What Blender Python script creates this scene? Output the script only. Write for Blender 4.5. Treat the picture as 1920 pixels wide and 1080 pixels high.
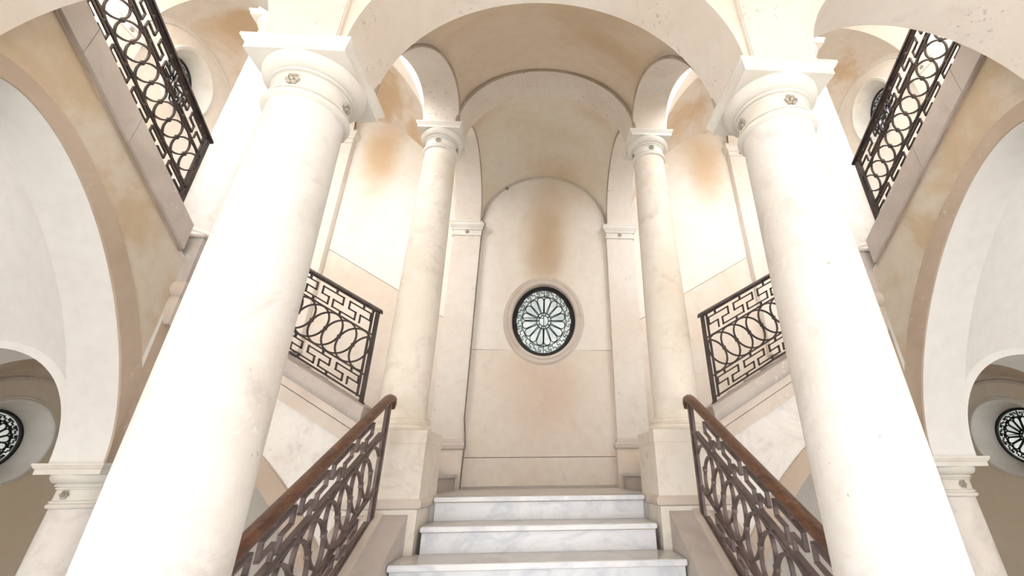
import bpy, bmesh, math, random
from math import sin, cos, pi, sqrt, atan, radians, floor
from mathutils import Vector, Matrix
from mathutils.geometry import tessellate_polygon
random.seed(7)
for o in list(bpy.data.objects): bpy.data.objects.remove(o)
SC = bpy.context.scene
COL = SC.collection

# ------------------------------------------------------------------ camera
EYE = Vector((-0.022, 0.0, 1.615))
F_PX, CX, CY = 814.72, 1064.85, 498.49
PITCH, YAW, ROLL = 0.4472, 0.0655, -0.0100
def make_camera():
    cp, sp, cy, sy = cos(PITCH), sin(PITCH), cos(YAW), sin(YAW)
    r = Vector((cy, -sy, 0)); fh = Vector((sy, cy, 0))
    fw = fh*cp + Vector((0, 0, sp)); up = -fh*sp + Vector((0, 0, cp))
    R = r*cos(ROLL) + up*sin(ROLL); U = -r*sin(ROLL) + up*cos(ROLL)
    cd = bpy.data.cameras.new('camera'); cam = bpy.data.objects.new('camera', cd); COL.objects.link(cam)
    cd.sensor_fit = 'HORIZONTAL'; cd.sensor_width = 36.0; cd.lens = F_PX*36/1920
    cd.shift_x = (960-CX)/1920; cd.shift_y = (CY-540)/1920
    cd.clip_start = 0.05
    m = Matrix((R, U, -fw)).transposed().to_4x4(); m.translation = EYE
    cam.matrix_world = m
    SC.camera = cam
make_camera()

# ------------------------------------------------------------------ light: overcast daylight through the added portal and the open upper front
ZENITH = 8.8                            # overcast sky: three times brighter overhead than at the horizon
w = bpy.data.worlds.new('world'); SC.world = w; w.use_nodes = True
wn = w.node_tree; bg = wn.nodes['Background']
tc = wn.nodes.new('ShaderNodeTexCoord'); sep = wn.nodes.new('ShaderNodeSeparateXYZ'); wn.links.new(tc.outputs['Generated'], sep.inputs[0])
mr = wn.nodes.new('ShaderNodeMapRange'); wn.links.new(sep.outputs['Z'], mr.inputs[0])
for i_, v_ in enumerate((0., 1., ZENITH/3, ZENITH)): mr.inputs[i_+1].default_value = v_
bg.inputs[0].default_value = (0.965, 0.985, 1.0, 1); wn.links.new(mr.outputs[0], bg.inputs[1])
vs = SC.view_settings
vs.view_transform = 'Standard'; vs.look = 'None'; vs.gamma = 1.0; vs.use_curve_mapping = False
vs.exposure = 0.82

# ------------------------------------------------------------------ materials
def newmat(name):
    m = bpy.data.materials.new(name); m.use_nodes = True
    nt = m.node_tree; b = nt.nodes['Principled BSDF']
    return m, nt, b
def N(nt, t, **kw):
    n = nt.nodes.new(t)
    for k, v in kw.items():
        if k.startswith('i_'):
            key = k[2:]
            n.inputs[int(key) if key.isdigit() else key].default_value = v
        else: setattr(n, k, v)
    return n
def mixc(nt, fac, a, b):
    n = nt.nodes.new('ShaderNodeMix'); n.data_type = 'RGBA'
    for idx, v in ((0, fac), (6, a), (7, b)):
        if hasattr(v, 'links'): nt.links.new(v, n.inputs[idx])
        elif idx == 0: n.inputs[0].default_value = v
        else: n.inputs[idx].default_value = (*v, 1)
    return n.outputs[2]
def mrange(nt, src, a, b, c=0., d=1., smooth=True):
    n = nt.nodes.new('ShaderNodeMapRange'); n.interpolation_type = 'SMOOTHSTEP' if smooth else 'LINEAR'
    nt.links.new(src, n.inputs[0])
    for i, v in enumerate((a, b, c, d)): n.inputs[i+1].default_value = v
    return n.outputs[0]
def mul(nt, a, b, op='MULTIPLY'):
    n = nt.nodes.new('ShaderNodeMath'); n.operation = op; n.use_clamp = False
    for i, v in enumerate((a, b)):
        if hasattr(v, 'links'): nt.links.new(v, n.inputs[i])
        else: n.inputs[i].default_value = v
    return n.outputs[0]
def noise(nt, pos, scale, detail=5., rough=.55, dist=0., stretch=None):
    if stretch:
        vm = N(nt, 'ShaderNodeVectorMath', operation='MULTIPLY'); nt.links.new(pos, vm.inputs[0]); vm.inputs[1].default_value = stretch; pos = vm.outputs[0]
    n = N(nt, 'ShaderNodeTexNoise'); nt.links.new(pos, n.inputs['Vector'])
    n.inputs['Scale'].default_value = scale; n.inputs['Detail'].default_value = detail
    n.inputs['Roughness'].default_value = rough; n.inputs['Distortion'].default_value = dist
    return n.outputs[0]
def plaster(name, c1, c2, lo=.42, hi=.66, scale=.9, blobs=(), chips=0., chipcol=(.93, .91, .87), grime=None, rough=.8, bump=.12, streak=False):
    m, nt, b = newmat(name)
    pos = N(nt, 'ShaderNodeNewGeometry').outputs['Position']
    big = noise(nt, pos, scale, 5, .55, .6, (1, 1, .55) if streak else None)
    col = mixc(nt, mrange(nt, big, lo, hi), c1, c2)
    for (c, r, sc_, amt) in blobs:                      # stains with their own place and outline
        s = N(nt, 'ShaderNodeVectorMath', operation='SUBTRACT'); nt.links.new(pos, s.inputs[0]); s.inputs[1].default_value = c
        d = N(nt, 'ShaderNodeVectorMath', operation='DIVIDE'); nt.links.new(s.outputs[0], d.inputs[0]); d.inputs[1].default_value = r
        l = N(nt, 'ShaderNodeVectorMath', operation='LENGTH'); nt.links.new(d.outputs[0], l.inputs[0])
        jag = mul(nt, l.outputs[1], mul(nt, mul(nt, noise(nt, pos, 1.8, 5, .55), .5, 'SUBTRACT'), .7), 'ADD')
        col = mixc(nt, mrange(nt, jag, .15, 1.0, amt, 0.), col, sc_)
    fine = noise(nt, pos, 9., 6, .62)
    col = mixc(nt, mrange(nt, fine, .35, .75, 0., .16), col, tuple(x*.72 for x in c2))
    if grime:
        g = noise(nt, pos, 3.4, 8, .7, 1.2)
        lo_, hi_ = grime[2:] if len(grime) > 2 else (.56, .74)
        col = mixc(nt, mrange(nt, g, lo_, hi_, 0., grime[1]), col, grime[0])
    if chips:
        c = noise(nt, pos, 26., 4, .6, .3); area = noise(nt, pos, 2.4, 3, .5)
        msk = mul(nt, mrange(nt, c, .61, .66), mrange(nt, area, .5, .62, 0., chips))
        col = mixc(nt, msk, col, chipcol)
        d2 = noise(nt, pos, 34., 3, .6, .2)
        col = mixc(nt, mul(nt, mrange(nt, d2, .70, .74), mrange(nt, area, .45, .6, 0., chips*.6)), col, (.28, .22, .17))
    nt.links.new(col, b.inputs['Base Color'])
    b.inputs['Roughness'].default_value = rough
    bp = N(nt, 'ShaderNodeBump'); bp.inputs['Strength'].default_value = bump; bp.inputs['Distance'].default_value = .012
    nt.links.new(noise(nt, pos, 14., 8, .65), bp.inputs['Height']); nt.links.new(bp.outputs[0], b.inputs['Normal'])
    return m
OCH = (.62, .42, .23)
M = {}
M['wall'] = plaster('plaster_wall', (.93, .88, .815), (.86, .755, .63), .45, .80, .75,
    blobs=[((.0, 5.93, 5.0), (.52, .5, 1.55), (.62, .45, .26), .55), ((.05, 5.93, 4.75), (.36, .5, .75), (.52, .37, .21), .55), ((0, 5.93, 2.35), (.75, .5, .9), (.78, .62, .50), .6),
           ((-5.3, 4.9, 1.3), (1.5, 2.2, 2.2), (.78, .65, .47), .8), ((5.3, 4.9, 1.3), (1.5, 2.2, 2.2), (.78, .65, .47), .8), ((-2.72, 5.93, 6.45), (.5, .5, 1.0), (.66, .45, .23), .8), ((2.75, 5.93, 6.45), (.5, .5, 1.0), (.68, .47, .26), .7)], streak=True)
M['dado'] = plaster('plaster_dado', (.88, .80, .715), (.82, .70, .585), .4, .7, 1.1,
    blobs=[((0, 5.93, 2.6), (.7, .5, 1.0), (.74, .58, .47), .6)], chips=.35, grime=((.55, .47, .41), .35))
M['vault'] = plaster('plaster_vault', (.85, .73, .59), (.75, .585, .41), .40, .66, .7)
M['vault_pale'] = plaster('plaster_vault_pale', (.88, .81, .735), (.74, .57, .39), .44, .62, 1.0)
M['vault_landing'] = plaster('plaster_vault_landing', (.92, .85, .745), (.86, .74, .575), .45, .75, .8,
    blobs=[((.12, 5.75, 5.95), (.55, .55, .40), (.66, .47, .27), .75), ((-.75, 4.6, 5.75), (.45, .5, .4), (.70, .51, .31), .6), ((.6, 4.5, 6.0), (.6, .4, .3), (.74, .56, .37), .5)])
M['white'] = plaster('plaster_white', (.93, .93, .925), (.90, .885, .87), .4, .7, 1.0, bump=.05)
M['arch'] = plaster('plaster_arch', (.87, .81, .745), (.81, .725, .635), .4, .7, .9, chips=.5, chipcol=(.40, .32, .26), grime=((.66, .57, .50), .4))
M['column'] = plaster('column_stucco', (.90, .885, .865), (.835, .775, .71), .42, .78, 1.3, chips=1., grime=((.60, .55, .53), .55, .47, .72), bump=.2)
M['column_cream'] = plaster('column_cream_stucco', (.90, .85, .77), (.83, .75, .645), .42, .72, 1.5, chips=.8, grime=((.58, .50, .44), .5, .5, .72), bump=.15)
M['cap'] = plaster('capital_stucco', (.87, .85, .80), (.81, .765, .69), .4, .7, 3., bump=.06)
M['cap_dark'] = plaster('rosette_stucco', (.56, .52, .45), (.36, .32, .27), .4, .6, 30., bump=.2)
M['stone'] = plaster('grey_stone', (.59, .54, .51), (.50, .45, .42), .4, .65, 1.4, chips=.4, grime=((.42, .37, .34), .5))
M['fascia'] = plaster('stone_fascia', (.74, .665, .60), (.66, .57, .50), .4, .65, 1.3, chips=.3, grime=((.50, .43, .37), .4))
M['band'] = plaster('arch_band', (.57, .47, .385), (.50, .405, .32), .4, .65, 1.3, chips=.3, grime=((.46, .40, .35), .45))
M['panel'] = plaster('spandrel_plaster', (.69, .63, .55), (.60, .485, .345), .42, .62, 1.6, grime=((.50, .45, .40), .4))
M['corner_vault'] = plaster('corner_vault_plaster', (.82, .74, .64), (.70, .57, .43), .42, .62, 1.2)
M['joint'] = plaster('moulding_and_painted_shadow', (.56, .46, .38), (.44, .36, .29), .4, .6, 3.)  # brown moulding tone, also the shadow line painted under the nosings
M['groove'] = plaster('dark_joint', (.34, .27, .22), (.26, .21, .17), .4, .6, 3.)
M['floor'] = plaster('stone_floor', (.80, .77, .73), (.72, .68, .63), .4, .6, 1.)

M['street'] = plaster('added_ground_paving', (.40, .38, .36), (.32, .30, .28), .4, .6, 1.)

def marble(name):
    m, nt, b = newmat(name)
    pos = N(nt, 'ShaderNodeNewGeometry').outputs['Position']
    a = noise(nt, pos, 2.6, 9, .62, 1.4, (1, 1, 2.2))
    col = mixc(nt, mrange(nt, a, .42, .68), (.88, .89, .92), (.68, .71, .77))
    v = noise(nt, pos, 7., 9, .7, 2.)
    col = mixc(nt, mrange(nt, v, .60, .74, 0., .35), col, (.56, .58, .63))
    nt.links.new(col, b.inputs['Base Color']); b.inputs['Roughness'].default_value = .34
    return m
M['marble'] = marble('white_marble')
m, nt, b = newmat('marble_worn_tread')
pos = N(nt, 'ShaderNodeNewGeometry').outputs['Position']
nt.links.new(mixc(nt, mrange(nt, noise(nt, pos, 3.2, 7, .6, 1.), .4, .7), (.66, .645, .64), (.52, .50, .49)), b.inputs['Base Color']); b.inputs['Roughness'].default_value = .3
M['tread'] = m
def iron(name, c1, c2, metal=.35, rough=.45):
    m, nt, b = newmat(name)
    pos = N(nt, 'ShaderNodeNewGeometry').outputs['Position']
    nt.links.new(mixc(nt, mrange(nt, noise(nt, pos, 8., 6, .65), .4, .65), c1, c2), b.inputs['Base Color'])
    b.inputs['Metallic'].default_value = metal; b.inputs['Roughness'].default_value = rough
    return m
M['iron'] = iron('dark_wrought_iron', (.04, .03, .03), (.075, .052, .045))
M['iron_brown'] = iron('brown_painted_iron', (.10, .07, .066), (.155, .11, .105), .15, .4)
M['iron_black'] = iron('black_window_iron', (.018, .018, .02), (.03, .03, .032))
m, nt, b = newmat('worn_brown_wood')
pos = N(nt, 'ShaderNodeNewGeometry').outputs['Position']
c = mixc(nt, mrange(nt, noise(nt, pos, 5., 8, .7, .6, (6, 1, 6)), .38, .66), (.165, .068, .036), (.065, .03, .02))
c = mixc(nt, mrange(nt, noise(nt, pos, 22., 6, .7), .60, .68, 0., .5), c, (.34, .20, .13))
nt.links.new(c, b.inputs['Base Color']); b.inputs['Roughness'].default_value = .38
M['wood'] = m
m, nt, b = newmat('frosted_window_glass')
pos = N(nt, 'ShaderNodeNewGeometry').outputs['Position']
gc = mixc(nt, mrange(nt, noise(nt, pos, 6., 4, .6), .35, .7), (.56, .575, .56), (.42, .45, .44))
tr = N(nt, 'ShaderNodeBsdfTranslucent'); nt.links.new(gc, tr.inputs[0])
gl = N(nt, 'ShaderNodeBsdfGlossy'); gl.inputs['Roughness'].default_value = .25
df = N(nt, 'ShaderNodeBsdfDiffuse'); nt.links.new(gc, df.inputs[0])
m1 = N(nt, 'ShaderNodeMixShader'); m1.inputs[0].default_value = .35; nt.links.new(tr.outputs[0], m1.inputs[1]); nt.links.new(df.outputs[0], m1.inputs[2])
m2 = N(nt, 'ShaderNodeMixShader'); m2.inputs[0].default_value = .06; nt.links.new(m1.outputs[0], m2.inputs[1]); nt.links.new(gl.outputs[0], m2.inputs[2])
nt.links.new(m2.outputs[0], nt.nodes['Material Output'].inputs[0])
M['glass'] = m
M['cable'] = iron('black_cable_sheath', (.14, .12, .105), (.22, .19, .165), 0., .6)

# ------------------------------------------------------------------ mesh helpers
def obj(name, bm, mat, parent=None, smooth=True, angle=32, loc=None):
    me = bpy.data.meshes.new(name); bmesh.ops.recalc_face_normals(bm, faces=bm.faces[:]); bm.to_mesh(me); bm.free()
    me.materials.append(M[mat])
    if smooth:
        me.shade_smooth(); me.set_sharp_from_angle(angle=radians(angle))
    o = bpy.data.objects.new(name, me); COL.objects.link(o)
    if loc is not None: o.location = loc
    if parent is not None:
        o.parent = parent
    return o
def wobj(name, bm, mat, parent, **k):            # mesh given in world coordinates under a thing that stands somewhere else
    for v in bm.verts: v.co = v.co - parent.location
    return obj(name, bm, mat, parent, **k)
def inst(src, parent, loc=(0, 0, 0), rotz=0.):
    o = src.copy(); COL.objects.link(o); o.parent = parent; o.location = loc; o.rotation_euler = (0, 0, rotz); return o
def thing(name, label, cat, loc=(0, 0, 0), rotz=0., group=None):
    o = bpy.data.objects.new(name, None); COL.objects.link(o); o.location = loc; o.rotation_euler = (0, 0, rotz)
    o.empty_display_size = .1; o['label'] = label; o['category'] = cat
    if group: o['group'] = group
    return o
def tag(o, label, cat, group=None):
    o['label'] = label; o['category'] = cat
    if group: o['group'] = group
    return o
def struct(o, label=None):
    o['kind'] = 'structure'
    if label: o['label'] = label
    return o
def box(bm, a, b):
    x0, y0, z0 = a; x1, y1, z1 = b
    v = [bm.verts.new(p) for p in ((x0,y0,z0),(x1,y0,z0),(x1,y1,z0),(x0,y1,z0),(x0,y0,z1),(x1,y0,z1),(x1,y1,z1),(x0,y1,z1))]
    for f in ((0,1,2,3),(4,5,6,7),(0,1,5,4),(1,2,6,5),(2,3,7,6),(3,0,4,7)): bm.faces.new([v[i] for i in f])
def B(a, b, bev=0.):
    bm = bmesh.new(); box(bm, a, b)
    if bev: bmesh.ops.bevel(bm, geom=bm.edges[:], offset=bev, segments=2, affect='EDGES')
    return bm
def slab(bm, loops, f, depth):
    """prism of a 2D outline with holes; f maps (u,v) to 3D, depth is the extrusion vector"""
    pts = [p for L in loops for p in L]
    tris = tessellate_polygon([[Vector((p[0], p[1], 0)) for p in L] for L in loops])
    depth = Vector(depth)
    fr = [bm.verts.new(f(*p)) for p in pts]; bk = [bm.verts.new(Vector(f(*p)) + depth) for p in pts]
    for t in tris:
        try: bm.faces.new([fr[i] for i in t]); bm.faces.new([bk[i] for i in reversed(t)])
        except ValueError: pass
    k = 0
    for L in loops:
        n = len(L)
        for i in range(n):
            a, c = k+i, k+(i+1) % n
            bm.faces.new((fr[a], fr[c], bk[c], bk[a]))
        k += n
    return bm
def curve(p0, z0, p1, z1, rise, n=40, off=0.):
    """round (or rampant) arch line from (p0,z0) to (p1,z1)"""
    s = 1 if p1 > p0 else -1
    p0 -= s*off; p1 += s*off; rise += off
    return [(p0+(p1-p0)*(1-cos(pi*i/n))/2, z0+(z1-z0)*(1-cos(pi*i/n))/2+rise*sin(pi*i/n)) for i in range(n+1)]
def lathe(bm, prof, n=48, close=True):
    rings = [[bm.verts.new((r*cos(2*pi*i/n), r*sin(2*pi*i/n), z)) for i in range(n)] for r, z in prof]
    for a, b in zip(rings, rings[1:]):
        for i in range(n): bm.faces.new((a[i], a[(i+1) % n], b[(i+1) % n], b[i]))
    if close: bm.faces.new(rings[0][::-1]); bm.faces.new(rings[-1])
    return bm
def squares(bm, prof, rnd=0.):
    """square-plan moulding: stacked (half, z) levels"""
    rings = [[bm.verts.new((sx*h, sy*h, z)) for sx, sy in ((-1,-1),(1,-1),(1,1),(-1,1))] for h, z in prof]
    for a, b in zip(rings, rings[1:]):
        for i in range(4): bm.faces.new((a[i], a[(i+1) % 4], b[(i+1) % 4], b[i]))
    bm.faces.new(rings[0][::-1]); bm.faces.new(rings[-1]); return bm
def rects(bm, prof, cx, cy):
    """rectangular-plan moulding: (half x, half y, z) levels"""
    rings = [[bm.verts.new((cx+sx*hx, cy+sy*hy, z)) for sx, sy in ((-1,-1),(1,-1),(1,1),(-1,1))] for hx, hy, z in prof]
    for a, b in zip(rings, rings[1:]):
        for i in range(4): bm.faces.new((a[i], a[(i+1) % 4], b[(i+1) % 4], b[i]))
    bm.faces.new(rings[0][::-1]); bm.faces.new(rings[-1]); return bm
def tube(bm, pts, r, n=6, closed=False):
    pts = [Vector(p) for p in pts]; rings = []; m = len(pts); up = None
    for i, p in enumerate(pts):
        d = (pts[(i+1) % m]-pts[i-1]) if closed else (pts[min(i+1, m-1)]-pts[max(i-1, 0)])
        d.normalize()
        if up is None: up = d.orthogonal().normalized()
        up = (up - d*up.dot(d)).normalized(); s = d.cross(up)
        rings.append([bm.verts.new(p+up*r*cos(2*pi*k/n)+s*r*sin(2*pi*k/n)) for k in range(n)])
    for i in range(m if closed else m-1):
        a, b = rings[i], rings[(i+1) % m]
        sh = 0
        if closed and i == m-1: sh = min(range(n), key=lambda q: (a[0].co-b[q].co).length)
        for k in range(n): bm.faces.new((a[k], a[(k+1) % n], b[(k+1+sh) % n], b[(k+sh) % n]))
    if not closed: bm.faces.new(rings[0][::-1]); bm.faces.new(rings[-1])
    return bm
def segbox(bm, a, b, w, wy, ext=True):
    """square bar between 2D points (x,z), width w in plane, wy across"""
    ax, az = a; bx, bz = b; dx, dz = bx-ax, bz-az; L = math.hypot(dx, dz); dx /= L; dz /= L
    if ext: ax -= dx*w/2; az -= dz*w/2; bx += dx*w/2; bz += dz*w/2
    nx, nz = -dz*w/2, dx*w/2
    v = [bm.verts.new(p) for y in (-wy/2, wy/2) for p in ((ax-nx, y, az-nz), (bx-nx, y, bz-nz), (bx+nx, y, bz+nz), (ax+nx, y, az+nz))]
    for f in ((0,1,2,3),(7,6,5,4),(0,1,5,4),(1,2,6,5),(2,3,7,6),(3,0,4,7)): bm.faces.new([v[i] for i in f])
def ringband(bm, cx, cz, R, w, wy, n=28, t0=0., t1=2*pi):
    full = abs(t1-t0-2*pi) < 1e-6; cnt = n if full else n+1
    R4 = []
    for i in range(cnt):
        t = t0+(t1-t0)*i/n; c, s = cos(t), sin(t)
        R4.append([bm.verts.new((cx+c*r, y, cz+s*r)) for r, y in ((R-w/2, -wy/2), (R+w/2, -wy/2), (R+w/2, wy/2), (R-w/2, wy/2))])
    for i in range(n):
        a, b = R4[i], R4[(i+1) % cnt]
        for k in range(4): bm.faces.new((a[k], a[(k+1) % 4], b[(k+1) % 4], b[k]))
    if not full: bm.faces.new(R4[0]); bm.faces.new(R4[-1][::-1])

# ------------------------------------------------------------------ measured plan (metres)
XC, XO, XS = 1.175, 3.42, 5.30          # inner columns, outer columns, side wall
YF, YB, YW = 1.6645, 3.9145, 5.93       # front row, back row, back wall
HW = .19                                # half thickness of the arched walls
ZG, ZA, ZB, ZC = 1.72, 3.458, 5.108, 6.81   # springing heights
LAND, RISER, TREAD, Y1 = 1.46, .17, .359, 4.018
CLAND = 3.10                            # corner landing
YP = 5.80                               # face of the wall pilasters
SIDES = ((-1, 'left'), (1, 'right'))

# ------------------------------------------------------------------ walls, floor
def ell(cx, cz, a, b, n=64): return [(cx+a*cos(2*pi*i/n), cz+b*sin(2*pi*i/n)) for i in range(n)]
WB = (0.015, 3.61, .45, .53)            # back window opening
bm = bmesh.new(); slab(bm, [[(-5.9, -.3), (5.9, -.3), (5.9, 10.5), (-5.9, 10.5)], ell(WB[0], WB[1], WB[2]+.06, WB[3]+.06)], lambda u, v: Vector((u, YW, v)), (0, .35, 0))
wall_back = struct(obj('wall_back', bm, 'wall'), 'tall cream plaster wall behind the landing')
WU = (4.96, 6.88, .32, .44); WL = (4.95, 1.96, .345, .30)
walls = {}
for s, nm in SIDES:
    bm = bmesh.new()
    slab(bm, [[(-.2, -.3), (YW+.35, -.3), (YW+.35, 10.5), (-.2, 10.5)], ell(WU[0], WU[1], WU[2]+.09, WU[3]+.12), ell(WL[0], WL[1], WL[2]+.09, WL[3]+.09)],
         lambda u, v: Vector((s*XS, u, v)), (s*.5, 0, 0))
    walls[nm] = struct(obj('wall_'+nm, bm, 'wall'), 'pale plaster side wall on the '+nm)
struct(obj('floor', B((-5.8, -6, -.3), (5.8, YW+.35, 0)), 'floor', smooth=False), 'stone floor of the entrance hall')
struct(obj('floor_landing', B((-1.0, Y1+.03, 1.0), (1.0, YW, LAND-.035)), 'tread', smooth=False))
for s, nm in SIDES:
    struct(obj('floor_corner_'+nm, B((s*3.50, 3.74, CLAND-.14), (s*XS, YW, CLAND)), 'tread', smooth=False))

# unseen hall added to shape the daylight: ceiling, side walls, facade with portal
struct(obj('ceiling_added_roof', B((-5.8, -1.2, 8.9), (5.8, YW+.35, 9.1)), 'white', smooth=False), 'unseen roof added over the stair wells to block sky light, open towards the upper front')  # added roof, keeps overhead sky light out of the wells
YH = -4.5
struct(obj('floor_added_ground', B((-40, -60, -.3), (40, YH-.4, -.02)), 'street', smooth=False), 'unseen paving added outside the portal to cut upward light')  # added ground, cuts light rising through the portal
struct(obj('ceiling_added_shade', B((-5.8, YH, 5.2), (5.8, YF-HW, 5.4)), 'vault', smooth=False), 'unseen plaster ceiling added in front of the columns to shade their tops')  # added ceiling, shades the tops of the front columns
for s, nm in SIDES:
    struct(obj('wall_added_hall_'+nm, B((s*XS, YH, 0), (s*(XS+.5), -.2, 5.4)), 'white', smooth=False))  # added side walls, close off light from beside the viewer
bm = bmesh.new(); slab(bm, [[(-5.8, 0), (-5.2, 0), (-5.2, 2.35)] + curve(-5.2, 2.35, 5.2, 2.35, .5)[1:] + [(5.2, 0), (5.8, 0), (5.8, 5.4), (-5.8, 5.4)]], lambda u, v: Vector((u, YH, v)), (0, -.4, 0))
struct(obj('wall_added_facade', bm, 'white'))  # added facade, its portal sized to limit the front light

# panels of the back wall: separate plaster fields with recessed joints
PT = .012
def panel(name, loop, mat, holes=()):
    bm = bmesh.new(); slab(bm, [loop]+list(holes), lambda u, v: Vector((u, YW-PT, v)), (0, PT+.002, 0))
    return obj(name, bm, mat, wall_back)
G = .0045
hole = ell(WB[0], WB[1], WB[2]+.08, WB[3]+.08)
cx, cz, ha, hb = WB[0], WB[1], WB[2]+.08, WB[3]+.08
zj = 3.165
tj = math.asin((zj-cz)/hb)               # where the joint meets the oval
def oval_arc(t0, t1, n=40): return [(cx+ha*cos(t0+(t1-t0)*i/n), cz+hb*sin(t0+(t1-t0)*i/n)) for i in range(n+1)]
xw = .98
panel('skirting_panel', [(-xw, LAND+.03), (xw, LAND+.03), (xw, 1.81-G), (-xw, 1.81-G)], 'dado')
panel('skirting_panel', [(-xw, LAND-.01), (xw, LAND-.01), (xw, LAND+.03-G), (-xw, LAND+.03-G)], 'stone')
panel('dado_panel', [(-xw, 1.81+G), (xw, 1.81+G), (xw, zj-G)] + oval_arc(tj, -pi-tj)[0:] + [(-xw, zj-G)], 'dado')
top = curve(xw, ZB, -xw, ZB, .975, 40)
panel('arched_panel', [(xw, zj+G)] + top + [(-xw, zj+G)] + oval_arc(pi-tj, tj), 'wall')
for s in (-1, 1):
    zd = lambda x: 3.59+.585*(x-1.35)
    x0, x1 = 1.375, 3.19
    panel('dado_panel', [(s*x0, 1.5), (s*x1, 2.9), (s*x1, zd(x1)-G), (s*x0, zd(x0)-G)], 'dado')
    c = curve(x1, 6.70, x0, ZB, .86, 40)
    panel('arched_panel', [(s*x0, zd(x0)+G), (s*x1, zd(x1)+G)] + [(s*a, b) for a, b in c], 'wall')

def joint(p, q, h=.011):
    bm = bmesh.new(); slab(bm, [[(p[0], p[1]-h/2), (q[0], q[1]-h/2), (q[0], q[1]+h/2), (p[0], p[1]+h/2)]], lambda u, v: Vector((u, YW-.004, v)), (0, .005, 0)); obj('recessed_joint', bm, 'groove', wall_back, smooth=False)
bm = bmesh.new(); tube(bm, [(x, YW-.02, z) for x, z in curve(-xw, ZB, xw, ZB, .975, 48, off=-.006)], .015, 8); obj('arch_moulding', bm, 'fascia', wall_back)
joint((-xw, 1.81), (xw, 1.81)); joint((-xw, zj), (-.40, zj)); joint((.42, zj), (xw, zj))
for s in (-1, 1): joint((s*1.375, 3.59+.585*.025), (s*3.19, 3.59+.585*1.84), .012)

# ------------------------------------------------------------------ arches (plaster walls pierced by an arch)
def arch_y(name, label, x0, z0, x1, z1, rise, top0, top1, y0, y1, mat='arch', group=None):
    s = 1 if x1 > x0 else -1
    c = curve(x0, z0, x1, z1, rise)
    xa, xb = x0-s*.0, x1
    out = c + [(x1, top1), (x0, top0)]
    bm = bmesh.new(); slab(bm, [out], lambda u, v: Vector((u, y0, v)), (0, y1-y0, 0))
    t = thing(name, label, 'arch', ((x0+x1)/2, (y0+y1)/2, min(z0, z1)), group=group)
    wobj('arch_wall', bm, mat, t); return t, c
def arch_x(name, label, ya, za, yb, zb, rise, topa, topb, xa, xb, mat='arch', group=None):
    c = curve(ya, za, yb, zb, rise)
    out = c + [(yb, topb), (ya, topa)]
    bm = bmesh.new(); slab(bm, [out], lambda u, v: Vector((xa, u, v)), (xb-xa, 0, 0))
    t = thing(name, label, 'arch', ((xa+xb)/2, (ya+yb)/2, min(za, zb)), group=group)
    wobj('arch_wall', bm, mat, t); return t, c
def moulding(t, pts, r=.014, mat='joint'):
    bm = bmesh.new(); tube(bm, pts, r, 6); wobj('edge_moulding', bm, mat, t)
def off_curve(*a, off): return curve(*a, off=off)

HS = XC-HW      # half clear span of the centre bays
# front row
t, c = arch_y('round_arch', 'broad plaster arch between the two big front columns', -HS, ZA, HS, ZA, .985, 5.2, 5.2, YF-HW, YF+HW)
for s, nm in SIDES:
    t, c = arch_y('round_arch', 'pale arch springing from the front %s column to the %s edge of the photo' % (nm, nm), s*(XC+HW), ZA, s*(XO-HW), ZA, .94, 5.2, 5.2, YF-HW, YF+HW)
# back row
t, c = arch_y('round_arch', 'plaster arch between the two smaller back columns above the landing', -HS, ZB, HS, ZB, .90, 6.7, 6.7, YB-HW, YB+HW)
moulding(t, [(x, YB-HW-.004, z) for x, z in off_curve(-HS, ZB, HS, ZB, .90, off=.02)], .016)
for s, nm in SIDES:
    arch_y('rampant_arch', 'sloping arch rising outwards from the back %s column over the side flight' % nm, s*(XC+HW), ZB, s*(XO-HW), ZC, .78, 8.9, 8.9, YB-HW, YB+HW, 'wall')
    arch_y('round_arch', 'arch above the corner landing beside the upper %s oval window' % nm, s*(XO+HW), ZC, s*XS, ZC, .84, 8.9, 8.9, YB-HW, YB+HW, 'wall')
    arch_y('round_arch', 'low arch framing the lower %s oval window' % nm, s*(XO+HW), ZG, s*XS, ZG, .86, CLAND-.15, CLAND-.15, YB-HW, YB+HW, 'white')
# lateral arches
for s, nm in SIDES:
    t, c = arch_x('rampant_arch', 'sloping plaster arch from the front %s column up to the back %s column' % (nm, nm), YF+HW, ZA, YB-HW, ZB, .78, 5.2, 7.0, s*(XC-HW), s*(XC+HW))
    moulding(t, [(s*(XC-HW-.004), y, z) for y, z in off_curve(YF+HW, ZA, YB-HW, ZB, .78, off=.02)], .014)
    t, c = arch_x('round_arch', 'narrow arch from the back %s column to the wall pilaster beside the landing' % nm, YB+HW, ZB, YP, ZB, .80, 6.6, 6.6, s*(XC-HW), s*(XC+HW))
    moulding(t, [(s*(XC-HW-.004), y, z) for y, z in off_curve(YB+HW, ZB, YP, ZB, .80, off=.02)], .012)
    arch_x('round_arch', 'arch from the %s corner column back to the high wall pilaster' % nm, YB+HW, ZC, YP, ZC, .80, 8.6, 8.6, s*(XO-HW), s*(XO+HW))
# outer bays of the front row, over the space under the upper flights
for s, nm in SIDES:
    bm = bmesh.new(); slab(bm, [curve(s*(XO+HW), ZA, s*XS, ZA, .85) + [(s*XS, 5.2), (s*(XO+HW), 5.2)]], lambda u, v: Vector((u, YF-HW, v)), (0, 2*HW, 0))
    struct(obj('wall_front_outer_'+nm, bm, 'arch'))
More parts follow.
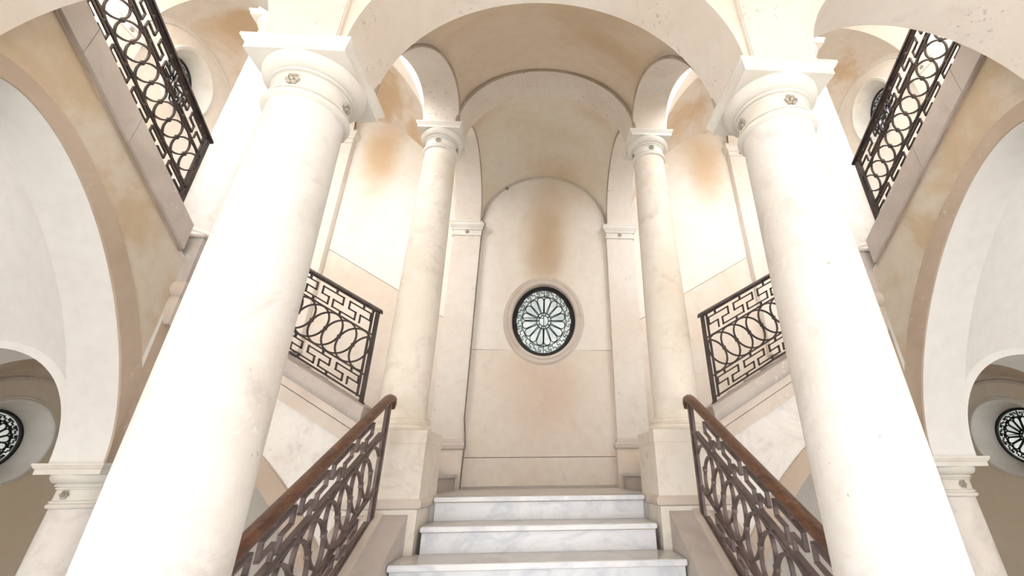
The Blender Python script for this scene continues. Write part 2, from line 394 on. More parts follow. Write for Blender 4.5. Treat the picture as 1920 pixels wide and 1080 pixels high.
# wall piers closing the grid
for s, nm in SIDES:
    struct(obj('wall_front_pier_'+nm, B((s*(XO-HW), YF-HW, 0), (s*(XO+HW), YF+HW, 5.2)), 'arch', smooth=False))
    struct(obj('wall_inner_pier_front_'+nm, B((s*(XC-HW), YF-HW, ZA), (s*(XC+HW), YF+HW, 5.2)), 'arch', smooth=False))
    struct(obj('wall_inner_pier_back_'+nm, B((s*(XC-HW), YB-HW, ZB), (s*(XC+HW), YB+HW, 8.9)), 'arch', smooth=False))
    struct(obj('wall_corner_pier_upper_'+nm, B((s*(XO-HW), YB-HW, ZC), (s*(XO+HW), YB+HW, 8.9)), 'wall', smooth=False))
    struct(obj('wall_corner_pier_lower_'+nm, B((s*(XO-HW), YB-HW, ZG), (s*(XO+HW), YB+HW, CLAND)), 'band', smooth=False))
    o = struct(obj('trim_%d' % (1 if s < 0 else 2), B((s*(XC-.165), YF-HW-.028, ZA), (s*(XC+.165), YF-HW+.01, 5.2), .006), 'arch'), 'flat upright strip above the front %s column' % nm)

# ------------------------------------------------------------------ vaults
def sail(name, label, x0, x1, y0, y1, z00, z10, z01, z11, ry0, ry1, rx0, rx1, mat, n=28, up=.03, grow=.03, th=.08):
    """sail vault over a rectangle; zXY corner springings, ry0/ry1 rises of the arches on y0/y1, rx0/rx1 on x0/x1"""
    bm = bmesh.new(); G_ = []
    def vz(u, v):
        a, b_ = (u+1)/2, (v+1)/2
        base = (z00*(1-a)+z10*a)*(1-b_)+(z01*(1-a)+z11*a)*b_
        A = ry0*(1-b_)+ry1*b_; Bx = rx0*(1-a)+rx1*a
        return base+sqrt(max(0, A*A*(1-u*u)+Bx*Bx*(1-v*v)))+up
    sx = 1 if x1 > x0 else -1
    for i in range(n+1):
        row = []
        for j in range(n+1):
            u, v = -cos(pi*i/n), -cos(pi*j/n)
            x = (x0+x1)/2+u*((x1-x0)/2+sx*grow); y = (y0+y1)/2+v*((y1-y0)/2+grow)
            row.append(bm.verts.new((x, y, vz(u, v))))
        G_.append(row)
    for i in range(n):
        for j in range(n): bm.faces.new((G_[i][j], G_[i+1][j], G_[i+1][j+1], G_[i][j+1]))
    o = obj(name, bm, mat, angle=60)
    # thickness upwards
    md = o.modifiers.new('thickness', 'SOLIDIFY'); md.thickness = th
    up_n = sum((p.normal.z for p in o.data.polygons))/len(o.data.polygons)
    md.offset = 1.0 if up_n > 0 else -1.0
    return struct(o, label)
sail('ceiling_stair_bay', 'ochre plaster vault above the marble steps', -HS, HS, YF+HW, YB-HW, ZA, ZA, ZB, ZB, .985, .90, .78, .78, 'vault')
sail('ceiling_landing_bay', 'stained pale vault above the landing', -HS, HS, YB+HW, YW-.02, ZB, ZB, ZB, ZB, .90, .975, .82, .82, 'vault_landing', grow=.02, up=.015)
for s, nm in SIDES:
    sail('ceiling_side_flight_'+nm, 'sloping ochre vault above the %s side flight' % nm, s*(XC+HW), s*(XO-HW), YB+HW, YW-.02, ZB, ZC, ZB, ZC, .78, .86, .80, .80, 'vault_pale', up=.02)
    sail('ceiling_corner_'+nm, 'ochre vault above the %s corner landing' % nm, s*(XO+HW), s*XS, YB+HW, YW-.02, ZC, ZC, ZC, ZC, .84, .84, .82, .82, 'vault_pale')
    sail('ceiling_under_flight_'+nm, 'white vault under the upper %s flight' % nm, s*(XO+HW), s*XS, YF+HW, YB-HW, ZA, ZA, ZG, ZG, .86, .86, .78, .78, 'white', up=.01)
    sail('ceiling_lower_corner_'+nm, 'low plaster vault in front of the lower %s oval window' % nm, s*(XO+HW), s*XS, YB+HW, YW-.02, ZG, ZG, ZG, ZG, .86, .86, .84, .84, 'corner_vault', th=.05)

for s, nm in SIDES:
    for z, r_, mt in ((ZG, .84, 'fascia'), (ZC, .82, 'cap')):
        bm = bmesh.new(); tube(bm, [(s*(XS-.006), y, q+.012) for y, q in curve(YB+HW, z, YW-.02, z, r_)], .022, 8); obj('lunette_moulding', bm, mt, walls[nm])

# ------------------------------------------------------------------ columns
CAPH = .30
def shaft_profile(z0, z1, rb, rt):
    P_ = []
    for i in range(17):
        t = i/16; r = rb+(rt-rb)*(max(0, t-.22)/.78)**1.35
        P_.append((r, z0+(z1-z0)*t))
    return P_
RB, RT, AB = .198, .166, .247
ROS = None
def rosette_mesh():
    bm = bmesh.new()
    bmesh.ops.create_icosphere(bm, subdivisions=1, radius=.011, matrix=Matrix.Translation((0, -.012, 0)))
    for k in range(6):
        a = 2*pi*k/6
        bmesh.ops.create_icosphere(bm, subdivisions=1, radius=.0125, matrix=Matrix.Translation((.021*cos(a), -.007, .021*sin(a))))
    for v in bm.verts: v.co.y *= .8
    return bm
_col = {}
def column(name, label, x, y, ztop, height, group, mat=None):
    t = thing(name, label, 'column', (x, y, ztop-height), group=group)
    if height not in _col:
        H = height; zc = H-CAPH
        bm = bmesh.new(); lathe(bm, [(.232, 0), (.245, .008), (.253, .028), (.245, .048), (.232, .056), (.222, .060), (.222, .068), (.228, .074), (.230, .084), (.226, .094), (.214, .099), (.206, .104), (RB, .125)], 56)
        base = obj('base', bm, 'column', t)
        bm = bmesh.new(); lathe(bm, [(RB, .11)]+shaft_profile(.125, zc+.02, RB, RT), 56, close=False); sh = obj('shaft', bm, 'column', t)
        bm = bmesh.new()
        lathe(bm, [(RT-.006, zc), (.176, zc+.003), (.187, zc+.010), (.192, zc+.021), (.187, zc+.032), (.176, zc+.037), (.176, zc+.041), (.184, zc+.042), (.184, zc+.051), (.176, zc+.053),   # astragal
                   (.168, zc+.060), (.167, zc+.126), (.178, zc+.130), (.178, zc+.139), (.171, zc+.141), (.171, zc+.145), (.188, zc+.147), (.188, zc+.158), (.180, zc+.160), (.180, zc+.165),   # necking, fillets
                   (.200, zc+.168), (.214, zc+.178), (.226, zc+.194), (.232, zc+.210), (.232, zc+.222), (.224, zc+.2285)], 56)
        cap = obj('capital', bm, 'cap', t)
        bm = bmesh.new()
        squares(bm, [(AB-.020, zc+.226), (AB-.020, zc+.258), (AB-.015, zc+.264), (AB-.009, zc+.270), (AB-.006, zc+.280), (AB, zc+.284), (AB, H)])
        ab = obj('abacus', bm, 'cap', cap, angle=25)
        for k in range(4):
            a = pi/2*k
            ro = obj('rosette', rosette_mesh(), 'cap_dark', cap, loc=(.169*sin(a), -.169*cos(a), zc+.094)) if k == 0 else inst(ro, cap, (.169*sin(a), -.169*cos(a), zc+.094), a)
        _col[height] = t
    else:
        src = _col[height]
        for ch in src.children:
            c = inst(ch, t, ch.location)
            if mat and ch.name.split('.')[0] in ('shaft', 'base'):
                c.material_slots[0].link = 'OBJECT'; c.material_slots[0].material = M[mat]
            for g in ch.children: inst(g, c, g.location, g.rotation_euler.z)
    return t
CH = 3.178
for s, nm in SIDES:
    column('column', 'massive white column nearest the camera on the %s' % nm, s*XC, YF, ZA, CH, 'round stucco columns')
    column('column', 'slender column on a pedestal at the %s side of the top steps' % nm, s*XC, YB, ZB, CH, 'round stucco columns', 'column_cream')
    column('column', 'bright column at the upper %s corner landing, half hidden behind the front column' % nm, s*XO, YB, ZC, CH, 'round stucco columns')
    column('column', 'low grey-white column carrying the arches at the bottom %s' % nm, s*XO, YB, ZG, ZG, 'round stucco columns')

# pedestals
for s, nm in SIDES:
    t = thing('pedestal', 'square plaster pedestal under the slender %s column beside the top steps' % nm, 'pedestal', (s*XC, YB, 0), group='column pedestals')
    bm = bmesh.new(); rects(bm, [(.29, .29, 0), (.29, .29, 1.40)], 0, 0); obj('lower_block', bm, 'column_cream', t)
    bm = bmesh.new(); rects(bm, [(.29, .29, 1.395), (.312, .312, 1.405), (.318, .318, 1.42), (.318, .318, 1.44), (.305, .305, 1.46), (.297, .297, 1.465)], 0, 0); obj('moulding', bm, 'fascia', t)
    bm = bmesh.new(); rects(bm, [(.294, .294, 1.46), (.294, .294, 1.835), (.298, .298, 1.84), (.298, .298, 1.931)], 0, 0); obj('upper_block', bm, 'column_cream', t)
    t = thing('pedestal', 'grey stone block under the upper %s corner column, ending in a rounded corbel' % nm, 'pedestal', (s*3.36, YB, 2.80), group='column pedestals')
    bm = bmesh.new(); rects(bm, [(.225, .225, .36), (.225, .225, .80), (.24, .24, .81), (.24, .24, .835)], 0, 0); obj('block', bm, 'stone', t)
    bm = bmesh.new(); rects(bm, [(.21, .21, .24), (.235, .235, .26), (.25, .25, .29), (.25, .25, .33), (.24, .24, .35), (.228, .228, .365)], 0, 0); obj('moulding', bm, 'fascia', t)
    bm = bmesh.new(); rects(bm, [(.165, .165, 0), (.18, .18, .015), (.195, .195, .05), (.203, .203, .10), (.205, .205, .25)], 0, 0); obj('corbel', bm, 'fascia', t)
    t = thing('pedestal', 'square block under the %s front column at the foot of the steps' % nm, 'pedestal', (s*XC, YF, 0), group='column pedestals')
    bm = bmesh.new(); rects(bm, [(.29, .29, 0), (.29, .29, .20), (.30, .30, .21), (.30, .30, .28)], 0, 0); obj('block', bm, 'column', t)

# wall pilasters
def pilaster(name, label, x, y, nx, ny, half, depth, z0, ztop, ped=None):
    """flat pilaster on a wall: (nx,ny) points out of the wall, (x,y) centre of its foot on the wall"""
    t = thing(name, label, 'pilaster', (x, y, z0), group='wall pilasters')
    tx, ty = (abs(ny), abs(nx))
    def lev(h, d, z):      # half width, depth out of wall, height
        return (h*tx + d/2*abs(nx), h*ty + d/2*abs(ny), z, nx*d/2, ny*d/2)
    def stack(bm, L):
        rings = []
        for hx, hy, z, ox, oy in L: rings.append([bm.verts.new((ox+sx*hx, oy+sy*hy, z-z0)) for sx, sy in ((-1,-1),(1,-1),(1,1),(-1,1))])
        for a, b in zip(rings, rings[1:]):
            for i in range(4): bm.faces.new((a[i], a[(i+1) % 4], b[(i+1) % 4], b[i]))
        bm.faces.new(rings[0][::-1]); bm.faces.new(rings[-1]); return bm
    zs = z0
    if ped:
        zs = ped
        obj('pedestal', stack(bmesh.new(), [lev(half+.015, depth+.015, z0), lev(half+.015, depth+.015, ped-.12)]), 'dado', t)
        obj('base_moulding', stack(bmesh.new(), [lev(half+.015, depth+.015, ped-.12), lev(half+.035, depth+.035, ped-.115), lev(half+.04, depth+.04, ped-.07), lev(half+.03, depth+.03, ped-.05), lev(half+.012, depth+.012, ped-.045), lev(half+.012, depth+.012, ped-.02), lev(half, depth, ped)]), 'fascia', t)
    zc = ztop-.235
    obj('shaft', stack(bmesh.new(), [lev(half, depth, zs), lev(half, depth, zc)]), 'arch', t)
    cap = obj('capital', stack(bmesh.new(), [lev(half, depth, zc), lev(half+.018, depth+.018, zc+.006), lev(half+.022, depth+.022, zc+.018), lev(half+.018, depth+.018, zc+.03), lev(half+.004, depth+.004, zc+.036),
        lev(half+.004, depth+.004, zc+.10), lev(half+.02, depth+.02, zc+.105), lev(half+.022, depth+.022, zc+.125), lev(half+.05, depth+.05, zc+.165), lev(half+.055, depth+.055, zc+.175), lev(half+.055, depth+.055, zc+.215), lev(half+.062, depth+.062, zc+.22), lev(half+.062, depth+.062, zc+.235)]), 'cap', t, angle=20)
    obj('rosette', rosette_mesh(), 'cap_dark', cap, loc=(nx*(depth+.006), ny*(depth+.006), zc+.068-z0)).rotation_euler = (0, 0, math.atan2(nx, -ny))
    return t
for s, nm in SIDES:
    pilaster('pilaster', 'flat wall pilaster on the %s of the central oval window' % nm, s*1.165, YW, 0, -1, .205, YW-YP, LAND, ZB, ped=2.02)
    pilaster('pilaster', 'tall narrow wall pilaster behind the %s side railing, partly hidden by the front column' % nm, s*3.395, YW, 0, -1, .20, YW-YP, CLAND, ZC)
    pilaster('pilaster', 'pilaster on the %s side wall seen through the rings of the upper railing' % nm, s*XS, YB, -s, 0, .19, .13, CLAND, ZC)

# ------------------------------------------------------------------ stairs
t = thing('marble_staircase', 'broad white marble steps leading up to the landing', 'staircase', (0, Y1, 0))
for i in range(8):
    z = LAND-i*RISER; yn = Y1-i*TREAD; hw = .847 if i < 2 else (.937 if i < 6 else .868)
    if i == 0: b_ = B((-.852, yn-.03, z-.035), (.852, yn+.14, z), .008)
    elif i == 2:
        bm = bmesh.new(); b_ = slab(bm, [[(-hw, yn-.03), (hw, yn-.03), (hw, 3.612), (.876, 3.612), (.876, yn+TREAD), (-.876, yn+TREAD), (-.876, 3.612), (-hw, 3.612)]], lambda u, v: Vector((u, v, z-.035)), (0, 0, .035))
    else: b_ = B((-hw, yn-.03, z-.035), (hw, yn+TREAD, z), .008)
    wobj('tread', b_, 'tread', t, smooth=False)
    wobj('nosing', B((-hw-.001, yn-.040, z-.036), (hw+.001, yn-.024, z-.004), .005), 'marble', t)
    wobj('riser', B((-hw+.004, yn+.006, max(0, z-RISER)), (hw-.004, yn+.05, z-.042)), 'marble', t)
    wobj('painted_shadow_strip', B((-hw+.004, yn+.002, z-.044), (hw-.004, yn+.045, z-.036)), 'joint', t)  # dark strip painted in as the shadow line under each nosing
wobj('nosing', B((-.84, Y1+.12, LAND-.034), (.84, Y1+.125, LAND+.001)), 'stone', t)
struct(obj('floor_landing_slab', B((-1.0, Y1+.11, LAND-.036), (1.0, YW-.01, LAND+.0)), 'tread', smooth=False))
NR, R2, T2, X2 = 10, (CLAND-LAND)/10, .256, 1.0
for s, nm in SIDES:
    t = thing('side_staircase', 'side flight of stone steps rising to the %s behind the slender column' % nm, 'staircase', (s*X2, 5., LAND))
    for i in range(NR):
        x = X2+i*T2; z = LAND+(i+1)*R2
        wobj('step', B((s*x, 4.235, LAND-.3 if i == 0 else z-R2-.1), (s*(x+T2+.06), YP-.046 if x < 1.44 else YW-.013, z-.035)), 'stone', t)
        wobj('tread', B((s*(x-.025), 4.235, z-.035), (s*(x+T2), YP-.046 if x < 1.44 else YW-.013, z), .008), 'tread', t)
# flanking curb of the central steps
for s, nm in SIDES:
    t = thing('stair_curb', 'sloping grey stone curb under the lower %s railing' % nm, 'curb', (s*XC, 2.7, 0))
    ztop = lambda y: 1.365-.54*(3.62-y)
    ys = (3.620, 2.95, 2.40, 1.968)
    for a, b_ in zip(ys, ys[1:]):
        bm = bmesh.new()
        slab(bm, [[(a-.002, 0), (a-.002, ztop(a)), (b_+.002, ztop(b_)), (b_+.002, 0)]], lambda u, v: Vector((s*.945, u, v)), (s*.46, 0, 0))
        wobj('stone_block', bm, 'stone', t, smooth=False)
    bm = bmesh.new()
    slab(bm, [[(3.60, ztop(3.60)-.01), (3.60, ztop(3.6)+.022), (1.97, ztop(1.97)+.022), (1.97, ztop(1.97)-.01)]], lambda u, v: Vector((s*(XC-.06), u, v)), (s*.12, 0, 0))
    wobj('rail_sill', bm, 'fascia', t, smooth=False)

# ------------------------------------------------------------------ wall under the side flight, with its rampant arch and string
for s, nm in SIDES:
    y0, y1 = 3.872, 4.16
    xa, xb = XC+.32, XO-HW
    fb = lambda x: 1.885+.56*(x-1.62)            # lower edge of the fascia
    c = curve(XC+HW, .07, XO-HW, ZG, .78, 44)
    c = [(x, z) for x, z in c if x >= xa and z > 0.0]
    out = [(xa, 0)] + c + [(xb, fb(xb)), (xa, fb(xa))]
    if c[0][1] <= .01: out = out[1:]
    bm = bmesh.new(); slab(bm, [[(s*a, b_) for a, b_ in out]], lambda u, v: Vector((u, y0, v)), (0, y1-y0, 0))
    t = thing('rampant_arch', 'sloping arch under the %s side flight, seen through the lower railing' % nm, 'arch', (s*2.3, 4.0, 0))
    wobj('arch_wall', bm, 'column', t)
    o_ = curve(XC+HW, .07, XO-HW, ZG, .78, 44, off=.17); i_ = curve(XC+HW, .07, XO-HW, ZG, .78, 44, off=-.001)
    band = [(x, z) for x, z in i_ if x >= xa] + [(x, z) for x, z in reversed(o_) if xa <= x <= xb]
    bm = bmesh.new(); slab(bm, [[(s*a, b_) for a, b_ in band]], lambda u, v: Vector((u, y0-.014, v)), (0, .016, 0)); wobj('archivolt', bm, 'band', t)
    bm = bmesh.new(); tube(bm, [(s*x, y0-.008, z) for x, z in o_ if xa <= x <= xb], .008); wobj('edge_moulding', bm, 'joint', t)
    t = thing('stair_string', 'moulded stone string below the %s side railing' % nm, 'stair string', (s*2.3, 4.0, 1.9))
    def bar(nm2, dz0, dz1, yf, mat, x0=1.475, x1=3.15, yb=y1):
        bm = bmesh.new(); slab(bm, [[(s*x0, fb(x0)+dz0), (s*x1, fb(x1)+dz0), (s*x1, fb(x1)+dz1), (s*x0, fb(x0)+dz1)]], lambda u, v: Vector((u, yf, v)), (0, yb-yf, 0)); return wobj(nm2, bm, mat, t, smooth=False)
    bar('fascia', 0, .113, y0-.016, 'fascia'); bar('fascia', .119, .185, y0-.022, 'fascia')
    x0, x1 = 1.475, 3.15
    prof = [(.185, -.022), (.195, -.035), (.215, -.05), (.24, -.058), (.265, -.055), (.295, -.045), (.325, -.03), (.335, .0), (.335, .28), (.185, .28)]
    bm = bmesh.new(); r_ = [[bm.verts.new((s*x, y0+d, fb(x)+dz)) for dz, d in prof] for x in (x0, x1)]
    for k in range(len(prof)): bm.faces.new((r_[0][k], r_[0][(k+1) % len(prof)], r_[1][(k+1) % len(prof)], r_[1][k]))
    bm.faces.new(r_[0][::-1]); bm.faces.new(r_[1]); wobj('curb_moulding', bm, 'stone', t)

# ------------------------------------------------------------------ wall under the upper flight, with its rampant arch and string
S3 = .60
for s, nm in SIDES:
    x0, x1 = XO-HW, XO+HW
    fb = lambda y: 3.47+S3*(3.55-y)
    c = curve(YB-HW, ZG, YF+HW, ZA, .78, 44)
    out = c + [(YF+HW, fb(YF+HW)+.02), (YB-HW, fb(YB-HW)+.02)]
    bm = bmesh.new(); slab(bm, [out], lambda u, v: Vector((s*x0, u, v)), (s*(x1-x0), 0, 0))
    t = thing('rampant_arch', 'large sloping arch under the upper railing at the %s edge' % nm, 'arch', (s*XO, 2.8, ZG))
    wobj('arch_wall', bm, 'white', t)
    # spandrel facing with archivolt band
    o_ = curve(YB-HW, ZG, YF+HW, ZA, .78, 44, off=.175)
    band = c + list(reversed([(y, z) for y, z in o_ if YF+HW <= y <= YB-HW]))
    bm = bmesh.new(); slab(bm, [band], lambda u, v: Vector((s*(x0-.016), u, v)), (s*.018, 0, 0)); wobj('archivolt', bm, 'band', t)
    sp = [(y, z) for y, z in o_ if YF+HW+.02 <= y <= YB-HW-.02]
    sp = [(y, z+.004) for y, z in sp if z < fb(y)-.02]
    spl = sp + [(sp[-1][0], fb(sp[-1][0])), (YB-HW-.02, fb(YB-HW-.02))]
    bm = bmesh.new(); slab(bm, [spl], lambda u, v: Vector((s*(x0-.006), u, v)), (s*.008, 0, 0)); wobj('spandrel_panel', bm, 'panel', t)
    t = thing('stair_string', 'grey stone string below the upper %s railing' % nm, 'stair string', (s*XO, 2.8, 3.8))
    ys = (3.60, 2.78, 2.25, YF+HW)
    for a, b_ in zip(ys, ys[1:]):
        bm = bmesh.new(); slab(bm, [[(a-.002, fb(a)), (a-.002, fb(a)+.245), (b_+.002, fb(b_)+.245), (b_+.002, fb(b_))]], lambda u, v: Vector((s*(x0-.045), u, v)), (s*(x1-x0+.09), 0, 0))
        wobj('stone_block', bm, 'stone', t, smooth=False)
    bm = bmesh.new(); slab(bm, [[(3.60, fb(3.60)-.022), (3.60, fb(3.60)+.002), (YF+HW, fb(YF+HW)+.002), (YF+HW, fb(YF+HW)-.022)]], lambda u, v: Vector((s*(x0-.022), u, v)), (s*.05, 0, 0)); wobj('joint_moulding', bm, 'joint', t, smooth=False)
    # flight itself
    bm = bmesh.new(); slab(bm, [[(3.70, 3.30), (3.70, 3.42), (YF+HW, 3.42+S3*(3.7-YF-HW)), (YF+HW, 3.30+S3*(3.7-YF-HW))]], lambda u, v: Vector((s*x1, u, v)), (s*(XS-x1), 0, 0))
    struct(obj('floor_upper_flight_'+nm, bm, 'tread', smooth=False))

# ------------------------------------------------------------------ railings
def railing(label, loc, ang, L, slope, rings_at, hand, metal, double_post=None, post_end=None, keys=True):
    t = thing('railing', label, 'railing', loc, ang, group='wrought iron stair railings')
    th = atan(slope); T1, T2_, T3 = .20, .565, .79; wy = .016 if hand == 'iron' else .022
    R = (T2_-T1)/2*cos(th); dx = R*cos(th); bw = .017
    def bar(n_, tt, h, wy, x0=0., x1=L):
        bm = bmesh.new(); v = [bm.verts.new((x, y, slope*x+tt+dz)) for y in (-wy/2, wy/2) for x, dz in ((x0, -h/2), (x1, -h/2), (x1, h/2), (x0, h/2))]
        for f in ((0,1,2,3),(7,6,5,4),(0,1,5,4),(1,2,6,5),(2,3,7,6),(3,0,4,7)): bm.faces.new([v[i] for i in f])
        return obj(n_, bm, metal, t, smooth=False)
    for tt in (0.012, T1, T2_): bar('rail_bar', tt, .017, wy+.003)
    # handrail
    if hand == 'iron':
        bar('rail_bar', T3, .016, .03)
        bm = bmesh.new(); prof = [(-.03, 0), (.03, 0), (.034, .012), (.03, .028), (.015, .036), (-.015, .036), (-.03, .028), (-.034, .012)]
        pts = [(-.03, 0), (L, 0)]
        rr = [[bm.verts.new((x, y, slope*x+T3+.008+dz)) for y, dz in prof] for x in (-.035, L)]
        for k in range(8): bm.faces.new((rr[0][k], rr[0][(k+1) % 8], rr[1][(k+1) % 8], rr[1][k]))
        bm.faces.new(rr[0][::-1]); bm.faces.new(rr[1]); obj('handrail', bm, 'iron', t)
    else:
        bar('rail_bar', T3, .016, .03)
        path = [(x, slope*x) for x in (0, L*.3, L*.6, L-.14, L-.04)] + [(L-.005, slope*(L-.015)), (L+.03, slope*(L-.005)-.006), (L+.055, slope*(L)-.03), (L+.068, slope*L-.06)]
        bm = bmesh.new(); rr = []
        for k, (x, z) in enumerate(path):
            a = path[max(k-1, 0)]; b_ = path[min(k+1, len(path)-1)]; d = Vector((b_[0]-a[0], 0, b_[1]-a[1])).normalized(); nrm = Vector((-d.z, 0, d.x)); sc = 1 if k < len(path)-2 else (.82 if k == len(path)-2 else .55)
            rr.append([bm.verts.new(Vector((x, 0, z+T3+.008))+nrm*(q*sc+.0)+Vector((0, y*sc, 0))) for y, q in ((-.027, 0), (.027, 0), (.036, .012), (.038, .026), (.028, .044), (.01, .052), (-.01, .052), (-.028, .044), (-.038, .026), (-.036, .012))])
        n_ = 10
        for a, b_ in zip(rr, rr[1:]):
            for k in range(n_): bm.faces.new((a[k], a[(k+1) % n_], b_[(k+1) % n_], b_[k]))
        bm.faces.new(rr[0][::-1]); bm.faces.new(rr[-1]); obj('handrail', bm, 'wood', t, angle=45)
    for x in (double_post or []):
        sg = 1 if x < L/2 else -1
        bm = bmesh.new(); box(bm, (x-.016, -.016, slope*x-.055), (x+.016, .016, slope*x+T3)); obj('post', bm, metal, t, smooth=False)
        bm = bmesh.new(); xx = x+sg*.045; box(bm, (xx-.009, -.009, slope*xx+.0), (xx+.009, .009, slope*xx+T3)); obj('post', bm, metal, t, smooth=False)
        bm = bmesh.new(); squares(bm, [(.024, -.06), (.024, -.035), (.017, -.02)]); obj('post_foot', bm, metal, t, smooth=False, loc=(x, 0, slope*x))
    if hand == 'iron':
        bm = bmesh.new(); box(bm, (L-.014, -.014, slope*L-.02), (L+.014, .014, slope*L+T3)); obj('post', bm, metal, t, smooth=False)
    # rings (true circles, each through its neighbour's centre)
    bm = bmesh.new(); ringband(bm, 0, 0, R-.004, .0135, wy); rmesh = None
    bmc = bmesh.new(); box(bmc, (-.013, -.013, -.016), (.013, .013, .016))
    lo, hi = rings_at; x = lo; k = 0; first = None; colm = None
    while x <= hi:
        p = (x, 0, slope*x+(T1+T2_)/2)
        if first is None:
            first = obj('ring', bm, metal, t, loc=p, angle=50); ring = first
        else: ring = inst(first, t, p)
        if colm is None: colm = obj('collar', bmc, metal, ring, smooth=False, loc=(0, 0, 0))
        else: inst(colm, ring, (0, 0, 0))
        x += dx
    # part rings cut by the posts
    for xe, sgn in ((lo-dx, 1), (hi+.001, 0)):
        if sgn and xe+R > .05 and xe < lo:
            bm = bmesh.new(); lim = math.acos(max(-1, min(1, (.05-xe)/R))) if abs((.05-xe)/R) < 1 else 0
            if lim > .2: ringband(bm, xe, slope*xe+(T1+T2_)/2, R-.004, .0135, wy, 20, -lim, lim); obj('ring', bm, metal, t, angle=50)
            else: bm.free()
    # meander bands
    P = 2*dx
    def key(tb, hb, up, dn):
        bm = bmesh.new()
        q = [(.36, 0), (.36, .5), (.02, .5), (.02, 1), (.79, 1), (.79, .5), (.535, .5), (.535, 0), (1.36, 0)]
        f = lambda a: (a[0]*P, slope*a[0]*P+tb+a[1]*hb)
        for a, b_ in zip(q, q[1:]): segbox(bm, f(a), f(b_), .0125, wy)
        xt = .295*P; segbox(bm, (xt, slope*xt+tb+hb), (xt, slope*xt+up), .016, .02, False)
        xt = 1.056*P; segbox(bm, (xt, slope*xt+tb), (xt, slope*xt+dn), .016, .02, False)
        return bm
    for tb, hb, up, dn in ((T2_+.04, T3-T2_-.085, T3, T2_), (.045, T1-.085, T1, .012)):
        f0 = None; n_ = int(floor((L-.30*P-.05)/P)); st = .055
        for i in range(n_):
            xo = st+i*P
            if f0 is None: f0 = obj('key_ornament', key(tb, hb, up, dn), metal, t, smooth=False, loc=(xo, 0, slope*xo))
            else: inst(f0, t, (xo, 0, slope*xo))
    return t
for s, nm in SIDES:
    # side flights: rising outwards
    railing('dark iron railing with rings on the %s side flight behind the slender column' % nm, (s*1.565, 4.00, 2.22), 0 if s > 0 else pi, 1.53, .556, (.17, 1.37), 'iron', 'iron', [0.])
    # upper flights: rising towards the viewer
    railing('steep dark iron railing at the top %s of the photo' % nm, (s*3.42, 3.63, 3.90), -pi/2, 1.75, .58, (.17, 1.58), 'iron', 'iron', [0.])
    # lower flight: rising towards the landing
    L = 1.675
    railing('iron railing with brown wooden handrail on the %s of the marble steps' % nm, (s*XC, 3.55-L, 1.345-.54*L), pi/2, L, .54, (.10, 1.56), 'wood', 'iron_brown', [L])

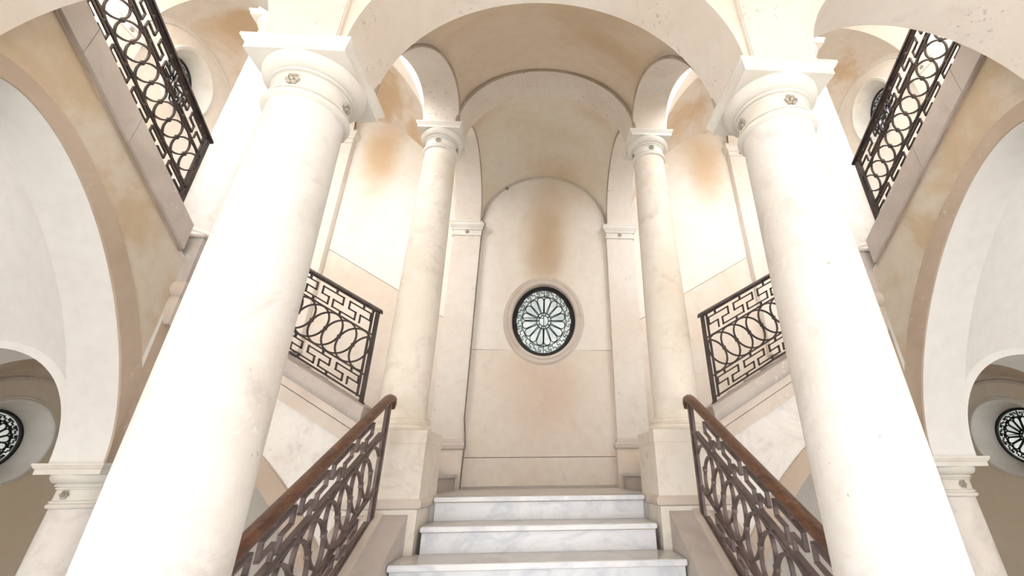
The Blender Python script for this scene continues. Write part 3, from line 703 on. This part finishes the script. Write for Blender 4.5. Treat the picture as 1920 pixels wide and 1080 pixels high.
# ------------------------------------------------------------------ oval windows
def oval_ring(bm, prof, a, b, n=72):
    """closed moulding around an oval: prof = (offset outwards, depth)"""
    R_ = [[bm.verts.new(((a+d)*cos(2*pi*i/n), y, (b+d)*sin(2*pi*i/n))) for d, y in prof] for i in range(n)]
    m_ = len(prof)
    for i in range(n):
        p, q = R_[i], R_[(i+1) % n]
        for k in range(m_): bm.faces.new((p[k], p[(k+1) % m_], q[(k+1) % m_], q[k]))
    return bm
def window(idx, label, loc, ang, a, b, fw, recess, splay=0., fmat='fascia'):
    t = bpy.data.objects.new('window_%d' % idx, None); COL.objects.link(t); t.location = loc; t.rotation_euler = (0, 0, ang); t['kind'] = 'structure'; t['label'] = label
    # frame moulding on the wall face and reveal (local -y looks into the room)
    s0 = splay
    bm = bmesh.new(); oval_ring(bm, [(0, recess+.06), (0, recess), (s0+.004, -.012), (s0+.012, -.024), (s0+.03, -.030), (s0+fw*.35, -.030), (s0+fw*.42, -.018), (s0+fw*.55, -.015), (s0+fw*.62, -.026), (s0+fw*.8, -.026), (s0+fw*.88, -.014), (s0+fw, -.006), (s0+fw, .02), (s0+.03, recess+.06)], a, b)
    obj('frame', bm, fmat, t, angle=40)
    y = recess-.02; gw = .06 if splay == 0 else .022
    bm = bmesh.new(); slab(bm, [ell(0, 0, a+.02, b+.02, 56)], lambda u, v: Vector((u, recess+.02, v)), (0, .006, 0)); obj('pane', bm, 'glass', t, smooth=False)
    g = obj('grille', oval_ring(bmesh.new(), [(-gw, y-.012), (.002, y-.012), (.002, y+.012), (-gw, y+.012)], a, b), 'iron_black', t, angle=40)
    def ring(nm_, f, w_, yy=y):
        bm = bmesh.new(); oval_ring(bm, [(-w_/2, yy-.006), (w_/2, yy-.006), (w_/2, yy+.006), (-w_/2, yy+.006)], a*f, b*f); obj(nm_, bm, 'iron_black', g, angle=40)
    ring('grille_ring', .70, .011); ring('hub', .225, .012); ring('hub', .15, .010)
    NP = 16
    for k in range(NP):
        th0 = 2*pi*(k+.5)/NP; dl = pi/NP
        pts = []
        rin, rmid = .225, .575
        pts.append((rin, th0-dl*.55)); pts.append((rmid, th0-dl*.90))
        for j in range(1, 8):
            ph = pi*j/8; pts.append((rmid+.11*sin(ph), th0-dl*.90*cos(ph)))
        pts.append((rmid, th0+dl*.90)); pts.append((rin, th0+dl*.55))
        xz = [(a*r*cos(q), b*r*sin(q)) for r, q in pts]
        bm = bmesh.new()
        for p_, q_ in zip(xz, xz[1:]): segbox(bm, p_, q_, .0105, .012)
        for v in bm.verts: v.co.y += y
        obj('petal', bm, 'iron_black', g, smooth=False)
    # meander border and hub beads: too small to pick apart
    bm = bmesh.new(); NK = 16
    for k in range(NK):
        t0 = 2*pi*k/NK; st = 2*pi/NK
        f = lambda q: (a*q[1]*cos(t0+q[0]*st), b*q[1]*sin(t0+q[0]*st))
        q = [(0, .74), (0, .81), (.25, .81), (.25, .86), (.75, .86), (.75, .81), (.5, .81), (.5, .74), (1., .74)]
        for p_, q_ in zip(q, q[1:]): segbox(bm, f(p_), f(q_), .009, .010)
    for k in range(10):
        q = 2*pi*k/10; segbox(bm, (a*.15*cos(q), b*.15*sin(q)), (a*.225*cos(q), b*.225*sin(q)), .014, .01)
    segbox(bm, (0, -b*.9), (0, b*.9), .010, .012); segbox(bm, (-a*.7, b*.08), (0, b*.08), .008, .012)
    for v in bm.verts: v.co.y += y
    o = obj('key_border', bm, 'iron_black', g, smooth=False); o['kind'] = 'stuff'
    return t
window(1, 'oval window with black petal grille in the middle of the back wall', (WB[0], YW-PT, WB[1]), 0, WB[2], WB[3], .125, .10)
window(2, 'oval window with black grille at the bottom left edge', (-XS, WL[0], WL[1]), pi/2, WL[2], WL[3], .06, .22, .07, 'cap')
window(3, 'oval window with black grille at the bottom right edge', (XS, WL[0], WL[1]), -pi/2, WL[2], WL[3], .06, .22, .07, 'cap')
window(4, 'upper oval window behind the top left railing', (-XS, WU[0], WU[1]), pi/2, WU[2], WU[3], .06, .25, .08, 'cap')
window(5, 'upper oval window behind the top right railing', (XS, WU[0], WU[1]), -pi/2, WU[2], WU[3], .06, .25, .08, 'cap')

# ------------------------------------------------------------------ cable along the left pilaster
pts = []
for i in range(7):
    q = pi*(.20+.30*i/6*-1+.0)
cpts = [(x, YW-PT-.008, z) for x, z in curve(-.965, ZB, .965, ZB, .965, 40)][0:12]
cpts = list(reversed(cpts)) + [(-.935, YP-.07, ZB+.0), (-.90, YP-.075, ZB-.06), (-.925, YP-.05, ZB-.16), (-.95, YP-.012, ZB-.28), (-.955, YP-.01, 3.9), (-.955, YP-.01, 3.0), (-.958, YP-.01, 2.25), (-.93, YP-.03, 2.08), (-.915, YP-.055, 1.97), (-.93, YP-.03, 1.80), (-.935, YP-.03, LAND+.005)]
bm = bmesh.new(); tube(bm, cpts, .007, 6)
t = thing('cable', 'thin dark cable running down the pilaster left of the central oval window', 'cable', (-.93, YP, LAND))
wobj('sheath', bm, 'cable', t)
bm = bmesh.new(); box(bm, (cpts[0][0]-.02, cpts[0][1]-.012, cpts[0][2]-.02), (cpts[0][0]+.03, cpts[0][1]+.012, cpts[0][2]+.02)); wobj('junction_box', bm, 'cable', t, smooth=False)
